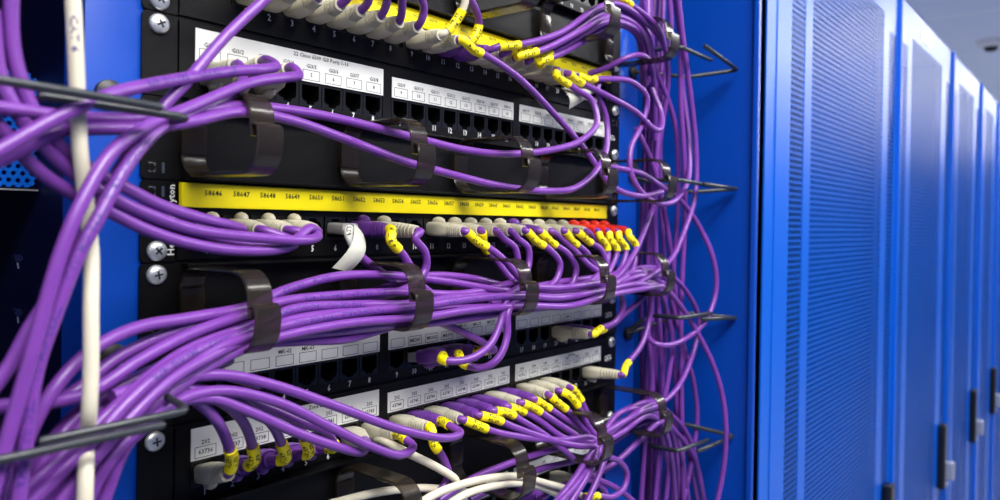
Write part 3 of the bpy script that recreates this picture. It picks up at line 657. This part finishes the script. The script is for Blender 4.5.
for n, (c, W) in fan.items():
    cable('purple cable fanning from %s plug at lowest-row port %d to the bottom right ring' % ({'b': 'beige', 'p': 'purple'}[c], n), W, port=pp(6, n), plugc=c, up=-1, direc=(.0 if n < 17 else -.12, -1, .03), sleeve=(5, 21), group=G6, L=28 if n < 18 else 26, stub=3.0)
cable('purple cable rising right from beige plug at port 23 of the lowest row', [(626, 366, 38), (642, 344, 42), (650, 316, 42), (650, 290, 44), (640, 278, 44)], port=pp(6, 23), plugc='b', up=-1, direc=(.02, -1, .06), sleeve=(5, 20), group=G6, L=34)
# ---- bottom: white and dark cables
cable('white cable sloping down from behind the lowest plugs to a hairpin', [(376, 438, 14), (390, 444, 30), (410, 454, 42), (440, 469, 48), (456, 481, 50), (450, 488, 44), (420, 488, 38), (380, 492, 34), (330, 504, 30)], 'w', group=GB)
cable('white cable entering the third bottom ring, upper of the pair', [(400, 520, 60), (430, 497, 58), (470, 482, 54), (514, 476, 50), (545, 483, 44), (570, 490, 36), (590, 500, 30)], 'w', group=GB)
cable('white cable entering the third bottom ring, lower of the pair', [(430, 520, 58), (462, 496, 56), (500, 485, 52), (526, 484, 46), (552, 492, 36), (576, 506, 30)], 'w', group=GB)
cable('dark purple cable rising behind the third bottom ring, upper', [(440, 500, 20), (470, 480, 26), (500, 467, 30), (540, 453, 34), (580, 443, 38), (604, 436, 40), (630, 416, 38), (656, 408, 34)], group=GB)
cable('dark purple cable rising behind the third bottom ring, lower', [(470, 500, 14), (500, 484, 18), (540, 469, 24), (580, 459, 30), (606, 446, 34), (640, 424, 34), (664, 416, 28)], group=GB)
cable('purple cable sloping from bottom panel up right past the screw', [(560, 486, 20), (597, 474, 26), (616, 462, 36), (640, 440, 44), (660, 422, 46), (674, 440, 34), (680, 510, 20)], group=GB)
cable('purple cable with yellow sleeve curling round the lower right screw', [(584, 497, 40), (600, 496, 42), (612, 497, 44), (624, 488, 46), (627, 474, 46), (620, 462, 46), (607, 456, 48), (596, 448, 44)], sleeve=(1, 20), group=GB)
cable('purple cable sloping down right across the lower right screw', [(580, 470, 30), (597, 479, 34), (616, 488, 38), (634, 502, 40), (650, 520, 40)], group=GB)
cable('purple cable with beige plug in the bottom panel behind the bundles', [(590, 480, 32), (604, 490, 34), (610, 508, 34)], port=pp(8, 20), plugc='b', up=-1, direc=(-.2, -1, .12), group=GB, L=27)
cable('purple cable from bottom panel port 17, nearly hidden by white cables', [(552, 490, 34), (570, 496, 34), (585, 510, 34)], port=pp(8, 17), plugc='p', up=-1, direc=(-.2, -1, .12), group=GB, L=24)
# ---- white cable of the left channel
cable('single white cable hanging straight down the left channel', [(71, -30, 112), (73, 0, 112), (76, 60, 112), (78, 110, 110), (80, 150, 110), (86, 200, 104), (91, 250, 108), (91, 310, 114), (91, 370, 116), (89, 415, 114), (87, 440, 98), (86, 468, 116), (84, 530, 118)], 'w', print_at=[(24, 'CAT 6'), (190, 'CAT 6')], group=None, r=2.9)
# ---- lower left crossing
left = [
 ([(252, 332, 40), (214, 344, 50), (170, 362, 62), (120, 388, 72), (70, 420, 80), (36, 470, 84), (26, 520, 84)], 'purple cable in the shadow under the lower left crossing, upper'),
 ([(230, 360, 44), (190, 376, 56), (140, 392, 70), (96, 412, 80), (58, 448, 84), (40, 520, 84)], 'purple cable in the shadow under the lower left crossing, middle'),
 ([(260, 384, 54), (212, 374, 62), (170, 384, 74), (134, 404, 84), (106, 440, 90), (98, 480, 92), (90, 520, 92)], 'purple cable in the shadow under the lower left crossing, lower'),
]
for W, lab in left: cable(lab, W, group=GL)
# ---- right channel verticals
RV = [
 ([(673, -12, 40), (680, 39, 40), (681, 104, 38), (684, 155, 38), (685, 210, 34), (681, 305, 32), (681, 360, 30), (682, 430, 30), (684, 515, 30)], 'straight purple cable hanging full height, rightmost of the straight ones'),
 ([(677, -12, 46), (683, 39, 46), (690, 91, 46), (696, 150, 46), (695, 196, 48), (684, 232, 50), (672, 258, 52), (650, 276, 52), (620, 292, 52), (580, 300, 50)], 'purple cable hanging at the right then sweeping left into the fourth central ring'),
 ([(669, -12, 24), (671, 30, 24), (665, 80, 22), (658, 140, 20), (655, 220, 20), (658, 300, 20), (662, 380, 20), (660, 440, 20), (654, 515, 20)], 'purple cable hanging full height, crossing behind the uppermost right ring'),
 ([(648, 40, 34), (652, 60, 30), (668, 100, 30), (676, 130, 30), (678, 200, 26), (672, 300, 22), (676, 400, 20), (672, 515, 20)], 'purple cable slanting right below the uppermost right ring'),
 ([(604, 166, 40), (622, 169, 44), (642, 174, 46), (662, 187, 48), (682, 202, 46), (700, 228, 50), (713, 258, 60), (716, 290, 62), (706, 320, 58), (685, 339, 50), (660, 345, 46), (650, 340, 36), (646, 320, 20)], 'purple cable bulging far right between the two lower wire loops'),
 ([(640, 284, 52), (664, 288, 52), (682, 308, 52), (697, 332, 54), (712, 362, 62), (722, 394, 72), (726, 430, 78), (723, 472, 74), (714, 515, 66)], 'purple cable arching farthest right near the bottom wire loop'),
 ([(640, 270, 46), (668, 274, 44), (688, 294, 42), (699, 320, 40), (694, 350, 42), (680, 384, 46), (660, 404, 50), (636, 414, 52), (600, 442, 54), (572, 482, 56), (545, 515, 56)], 'purple cable swinging out between the lower right rings and back left'),
 ([(636, 128, 20), (651, 160, 24), (662, 200, 26), (672, 260, 26), (680, 330, 26), (694, 385, 28), (697, 420, 28), (690, 470, 28), (680, 515, 28)], 'purple cable wandering rightwards down behind the central right ring'),
 ([(654, 206, 30), (646, 226, 36), (636, 250, 42), (618, 276, 46), (590, 290, 46)], 'short purple cable dropping left into the fourth central ring'),
 ([(655, 280, 36), (648, 330, 30), (652, 380, 26), (646, 430, 20), (640, 515, 16)], 'purple cable falling from the right central ring to the bottom, beside the post'),
 ([(660, 286, 40), (672, 340, 36), (668, 380, 34), (660, 420, 30), (668, 470, 26), (664, 515, 24)], 'purple cable falling from the right central ring, passing the bottom ring'),
 ([(668, 284, 30), (676, 320, 28), (684, 350, 26), (676, 400, 24), (688, 450, 24), (700, 515, 24)], 'purple cable zigzagging down right of the lower rings'),
]
for W, lab in RV: cable(lab, W, group=GR)
for k, (x0, x1, x2, x3, d) in enumerate([(640, 644, 640, 643, -30), (646, 648, 646, 645, -20), (650, 652, 651, 652, 0), (655, 650, 656, 650, -14), (660, 656, 652, 660, -6), (664, 660, 664, 658, 4), (642, 655, 648, 656, 10)]):
    cable('straight purple cable deep in the right channel, %s of seven, counted from the left' % ['first', 'second', 'third', 'fourth', 'fifth', 'sixth', 'seventh'][k], [(x0, -12, d), (x1+1, 90, d), (x1, 170, d), (x2, 260, d), (x2+1, 340, d), (x3, 430, d), (x3-2, 515, d)], group=GR)
# ------------------------------------------------------------------ wire cable loops
def rod(label, P, r=2.0):
    W = [at(*p) if not isinstance(p, Vector) else p for p in P]
    out = [W[0]]
    for a, b, c in zip(W, W[1:], W[2:]):
        u = (a-b).normalized(); v = (c-b).normalized(); k = min(7, (a-b).length*.4, (c-b).length*.4)
        for q in range(6):
            t = q/5; out.append((b+u*k*(1-t)).lerp(b+v*k*t, t))
    out.append(W[-1]); pts = out
    bm = bmesh.new()
    a = pts[0]+(pts[0]-pts[1]).normalized()*r*.6; b = pts[-1]+(pts[-1]-pts[-2]).normalized()*r*.6
    tube(bm, [a]+pts+[b], [r*.6]+[r]*len(pts)+[r*.6], 12)
    return link('loop_wire', bm, M['rod'], None)
def wire_loop(label, wires, r):
    t = empty('wire_cable_loop', at(*wires[0][-1])); tag(t, label, 'cable loop', 'dark bent wire cable loops at the side channels')
    for W in wires:
        o = rod('', W, r); wl = Vector(t['wloc']); o.parent = t; o.location = Vector(o['wloc'])-wl
# left: both wires bend back to the post behind the cables
wire_loop('upper left dark wire loop holding the purple cables, two overlapping rods', [
  [(-60, 70, 104), (0, 80, 104), (160, 107, 104)],
  [(42, 96, 98), (190, 118, 98), (128, 128, 40), (108, 95, 4)]], 1.75)
wire_loop('lower left dark wire loop, two overlapping rods above the bottom edge', [
  [(-60, 471, 104), (0, 460, 104), (162, 425, 104)],
  [(42, 441, 98), (190, 410, 98), (126, 374, 40), (112, 356, 4)]], 1.75)
wire_loop('upper right dark wire loop, open corner pointing right', [
  [(705, 46, 66), (738, 70, 60), (688, 77, 20), (634, 72, 3)],
  [(711, 60, 60), (681, 47, 60), (652, 50, 20), (633, 66, 3)]], 2.3)
wire_loop('second right dark wire loop, seen nearly edge-on at mid height', [
  [(704, 184, 66), (738, 189, 60), (690, 192, 20), (634, 178, 3)],
  [(711, 186, 58), (680, 180, 60), (650, 180, 20), (633, 166, 3)]], 2.3)
wire_loop('third right dark wire loop, seen edge-on below mid height', [
  [(702, 319, 60), (737, 318, 60), (688, 313, 20), (628, 333, 3)],
  [(711, 313, 60), (680, 318, 60), (650, 315, 20), (629, 330, 3)]], 2.3)
wire_loop('bottom right dark wire loop with an open gap at its corner', [
  [(698, 451, 64), (734, 436, 60), (684, 424, 20), (629, 424, 3)],
  [(708, 440, 60), (678, 451, 60), (650, 446, 20), (630, 428, 3)]], 2.3)

# ------------------------------------------------------------------ neighbouring cabinets of the row
DY = -(399.474-320)         # door plane
ZTOP = 420; ZFL = -1580
def rel(px): return at(px, 235, -DY).x
DPX = [[774, 788, 802, 809, 880, 885.5, 892, 895.5], [896, 899, 904, 908.5, 938.5, 943, 947.5, 949], [949.3, 951.5, 954, 956, 971, 973.5, 976.5, 978], [978.2, 979.4, 981.2, 983, 991, 992.5, 994, 995.5]]
edges = [rel(763.5)-4, rel(895.8), rel(949.2), rel(978.1), rel(995.6), rel(1007), rel(1017)]
print('edges', [round(e) for e in edges])
ordn = ['nearest', 'second', 'third', 'fourth', 'fifth', 'sixth']
def cabinet(k, x0, x1):
    t = empty('server_cabinet', ((x0+x1)/2, DY, ZFL)); tag(t, '%s blue cabinet of the row beyond the open rack, perforated door' % ordn[k], 'server cabinet', 'blue cabinets receding down the aisle')
    g = 4
    bm = bmesh.new()
    box(bm, x0+g, x0+g+30, DY+30, DY+1000, ZFL, ZTOP-4); box(bm, x1-g-30, x1-g, DY+30, DY+1000, ZFL, ZTOP-4)
    box(bm, x0+g, x1-g, DY+30, DY+1000, ZTOP-30, ZTOP-4); box(bm, x0+g, x1-g, DY+990, DY+1000, ZFL, ZTOP-4); box(bm, x0+g, x1-g, DY+30, DY+1000, ZFL, ZFL+60)
    box(bm, x0+g+30, x0+g+60, DY+60, DY+62, ZFL, ZTOP-30)
    link('carcass', bm, M['blue'], t, smooth=False)
    bm = bmesh.new(); box(bm, x0+g+34, x1-g-34, DY+160, DY+164, ZFL+60, ZTOP-34); link('interior_shade_sheet', bm, M['hole'], t, smooth=False)  # black sheet standing in for the interior shade behind the door holes
    # door: frame with ribs and three openings
    a, b = x0+g, x1-g; w = b-a; zt_, zb_ = ZTOP-2, ZFL+40
    if k < 4: dx = [rel(q) for q in DPX[k]]
    else: dx = [a, a+.085*w, a+.16*w, a+.20*w, b-.20*w+.05*w, b-.115*w, b-.05*w, b]
    zi1 = ZTOP-62; zi0 = ZFL+130
    bm = bmesh.new(); th = 2.0
    for i in (0, 2, 4, 6): 
        if i < 7: box(bm, dx[i], dx[i+1], DY, DY+th, zi0, zi1)
    box(bm, a, b, DY, DY+th, zi1, zt_); box(bm, a, b, DY, DY+th, zb_, zi0)
    box(bm, a, a+2, DY, DY+28, zb_, zt_); box(bm, b-2, b, DY, DY+28, zb_, zt_); box(bm, a, b, DY, DY+28, zt_-2, zt_); box(bm, a, b, DY, DY+28, zb_, zb_+2)
    if k == 0: box(bm, a, dx[0]-.5, DY+1, DY+9, zb_, zt_, .8)
    a = dx[0]; b = dx[7]
    box(bm, b-12, b-1, DY-7, DY+2, zb_, zt_, 2)
    door = link('door', bm, M['blue'], t, smooth=False)
    for i in (1, 3, 5):
        top = zi1 if i == 3 else zi1-24
        bm = bmesh.new(); box(bm, dx[i]-.5, dx[i+1]+.5, DY+.4, DY+.5, zi0, top)
        if i != 3: pass
        link('perforated_panel', bm, M['perf'], door, smooth=False)
        if top < zi1:
            bm = bmesh.new(); box(bm, dx[i]-.5, dx[i+1]+.5, DY+.2, DY+1.6, top, zi1); link('corner_plate', bm, M['blue'], door, smooth=False)
    hx = rel([889, 943, 974, 993.5][k]) if k < 4 else b-44
    bm = bmesh.new(); box(bm, hx-16, hx+16, DY-16, DY-.0, -637, -483, 5)
    h = link('handle', bm, M['handle'], door, smooth=False)
    bm = bmesh.new(); box(bm, hx-9, hx+9, DY-34, DY-15, -612, -570, 4); link('lock', bm, M['alu'], h, smooth=False)
    bm = bmesh.new(); tube(bm, [Vector((hx, DY-14, -624)), Vector((hx, DY-20, -624))], 6, 12); link('key_cylinder', bm, M['alu'], h)
    if k == 1:
        p0 = at(921, 28, -DY); p1 = at(930, 49, -DY); bm = bmesh.new(); box(bm, p0.x, p1.x, DY-1, DY, p1.z, p0.z); link('door_label', bm, M['white'], door, smooth=False)['label'] = 'plain white rectangular label'
    return t
for k in range(6): cabinet(k, edges[k], edges[k+1])
# ------------------------------------------------------------------ room
def struct(name, x0, x1, y0, y1, z0, z1, m):
    bm = bmesh.new(); box(bm, x0, x1, y0, y1, z0, z1); o = link(name, bm, m, None, smooth=False); o['kind'] = 'structure'; return o
CEIL = 1220
struct('floor', -2500, 16000, -2300, 1600, ZFL-60, ZFL, M['floor'])
struct('ceiling', -2500, 16000, -2300, 1600, CEIL, CEIL+60, M['ceiling'])
M['farblue'] = mat('opposite_cabinet_tint', (30, 62, 120), .6, var=(3, .02))  # blue set on the unseen wall for door reflections, standing for cabinets opposite
struct('wall_front', -2500, 16000, -2360, -2300, ZFL, CEIL, M['farblue'])
struct('wall_back', -2500, 16000, 1600, 1660, ZFL, CEIL, M['wall'])
struct('wall_right', 16000, 16060, -2300, 1600, ZFL, CEIL, M['wall'])
struct('wall_left', -2560, -2500, -2300, 1600, ZFL, CEIL, M['wall'])
M['tube'] = mat('light_diffuser', (250, 252, 255), .5, emit=((1, .98, .95), 14))
# ceiling light fittings along the aisle
for k, x in enumerate((-900, 900, 2900, 4900, 6900, 8900, 10900, 12900)):
    c = Vector((x, -1150, CEIL)); t = empty('ceiling_light', c); tag(t, 'long ceiling light over the aisle', 'ceiling light', 'ceiling lights along the aisle')
    bm = bmesh.new(); box(bm, x-620, x+620, -1310, -990, CEIL-40, CEIL, 4); link('housing', bm, M['paint'], t, smooth=False)
    bm = bmesh.new(); box(bm, x-600, x+600, -1295, -1005, CEIL-46, CEIL-40); link('diffuser', bm, M['tube'], t, smooth=False)
    L = bpy.data.lights.new('ceiling_lamp', 'AREA'); L.shape = 'RECTANGLE'; L.size = 1.2; L.size_y = .3; L.energy = 24 if k > 1 else 6; L.color = (1, .985, .96)
    lo = bpy.data.objects.new('ceiling_lamp', L); col.objects.link(lo); lo.parent = t; lo.location = (0, 0, -.052)
# smoke detector: where the ray of its pixel meets the ceiling
v = FW+RT*((991-CX)/FPX)-UPV*((40-CY)/FPX); c = CAM+v*((CEIL-CAM.z)/v.z)
t = empty('smoke_detector', c); tag(t, 'round white smoke detector on the ceiling at the far end', 'smoke detector')
bm = bmesh.new(); tube(bm, [c, c+Vector((0, 0, -30)), c+Vector((0, 0, -48))], [85, 80, 50], 24); link('base', bm, M['paint'], t)
bm = bmesh.new(); tube(bm, [c+Vector((0, 0, -48)), c+Vector((0, 0, -70))], [42, 30], 20); link('sensor_head', bm, M['greyink'], t)
# ------------------------------------------------------------------ world, lights, camera
w = bpy.data.worlds.new('world'); sc.world = w; w.use_nodes = True
w.node_tree.nodes['Background'].inputs[0].default_value = (.55, .62, .8, 1); w.node_tree.nodes['Background'].inputs[1].default_value = .035
def area(name, loc, target, size, energy, color=(1, 1, 1)):
    L = bpy.data.lights.new(name, 'AREA'); L.shape = 'RECTANGLE'; L.size = size[0]; L.size_y = size[1]; L.energy = energy; L.color = color
    o = bpy.data.objects.new(name, L); col.objects.link(o); o.location = Wd(loc); d = Wd(target)-Wd(loc); o.rotation_euler = d.to_track_quat('-Z', 'Y').to_euler(); return o
area('added_key_light', (0, -900, 900), (330, 0, -20), (.7, .7), 21, (1, .97, .93))  # added key light above and in front of the rack, no visible fitting
cd = bpy.data.cameras.new('camera'); co = bpy.data.objects.new('camera', cd); col.objects.link(co); sc.camera = co
cd.sensor_width = 36; cd.lens = 36*FPX/1000; cd.shift_x = -(CX-500)/1000; cd.shift_y = (CY-250)/1000
cd.clip_start = .01; cd.clip_end = 60
m = Matrix((RT, UPV, -FW)).transposed().to_4x4(); m.translation = Wd(CAM); co.matrix_world = m
cd.dof.use_dof = True; cd.dof.focus_distance = .5; cd.dof.aperture_fstop = 8
sc.view_settings.view_transform = 'Standard'; sc.view_settings.look = 'None'; sc.view_settings.gamma = 1; sc.view_settings.use_curve_mapping = False
sc.view_settings.exposure = 0.24
for o in bpy.data.objects:
    for k in ('wloc', 'pts'):
        if k in o: del o[k]
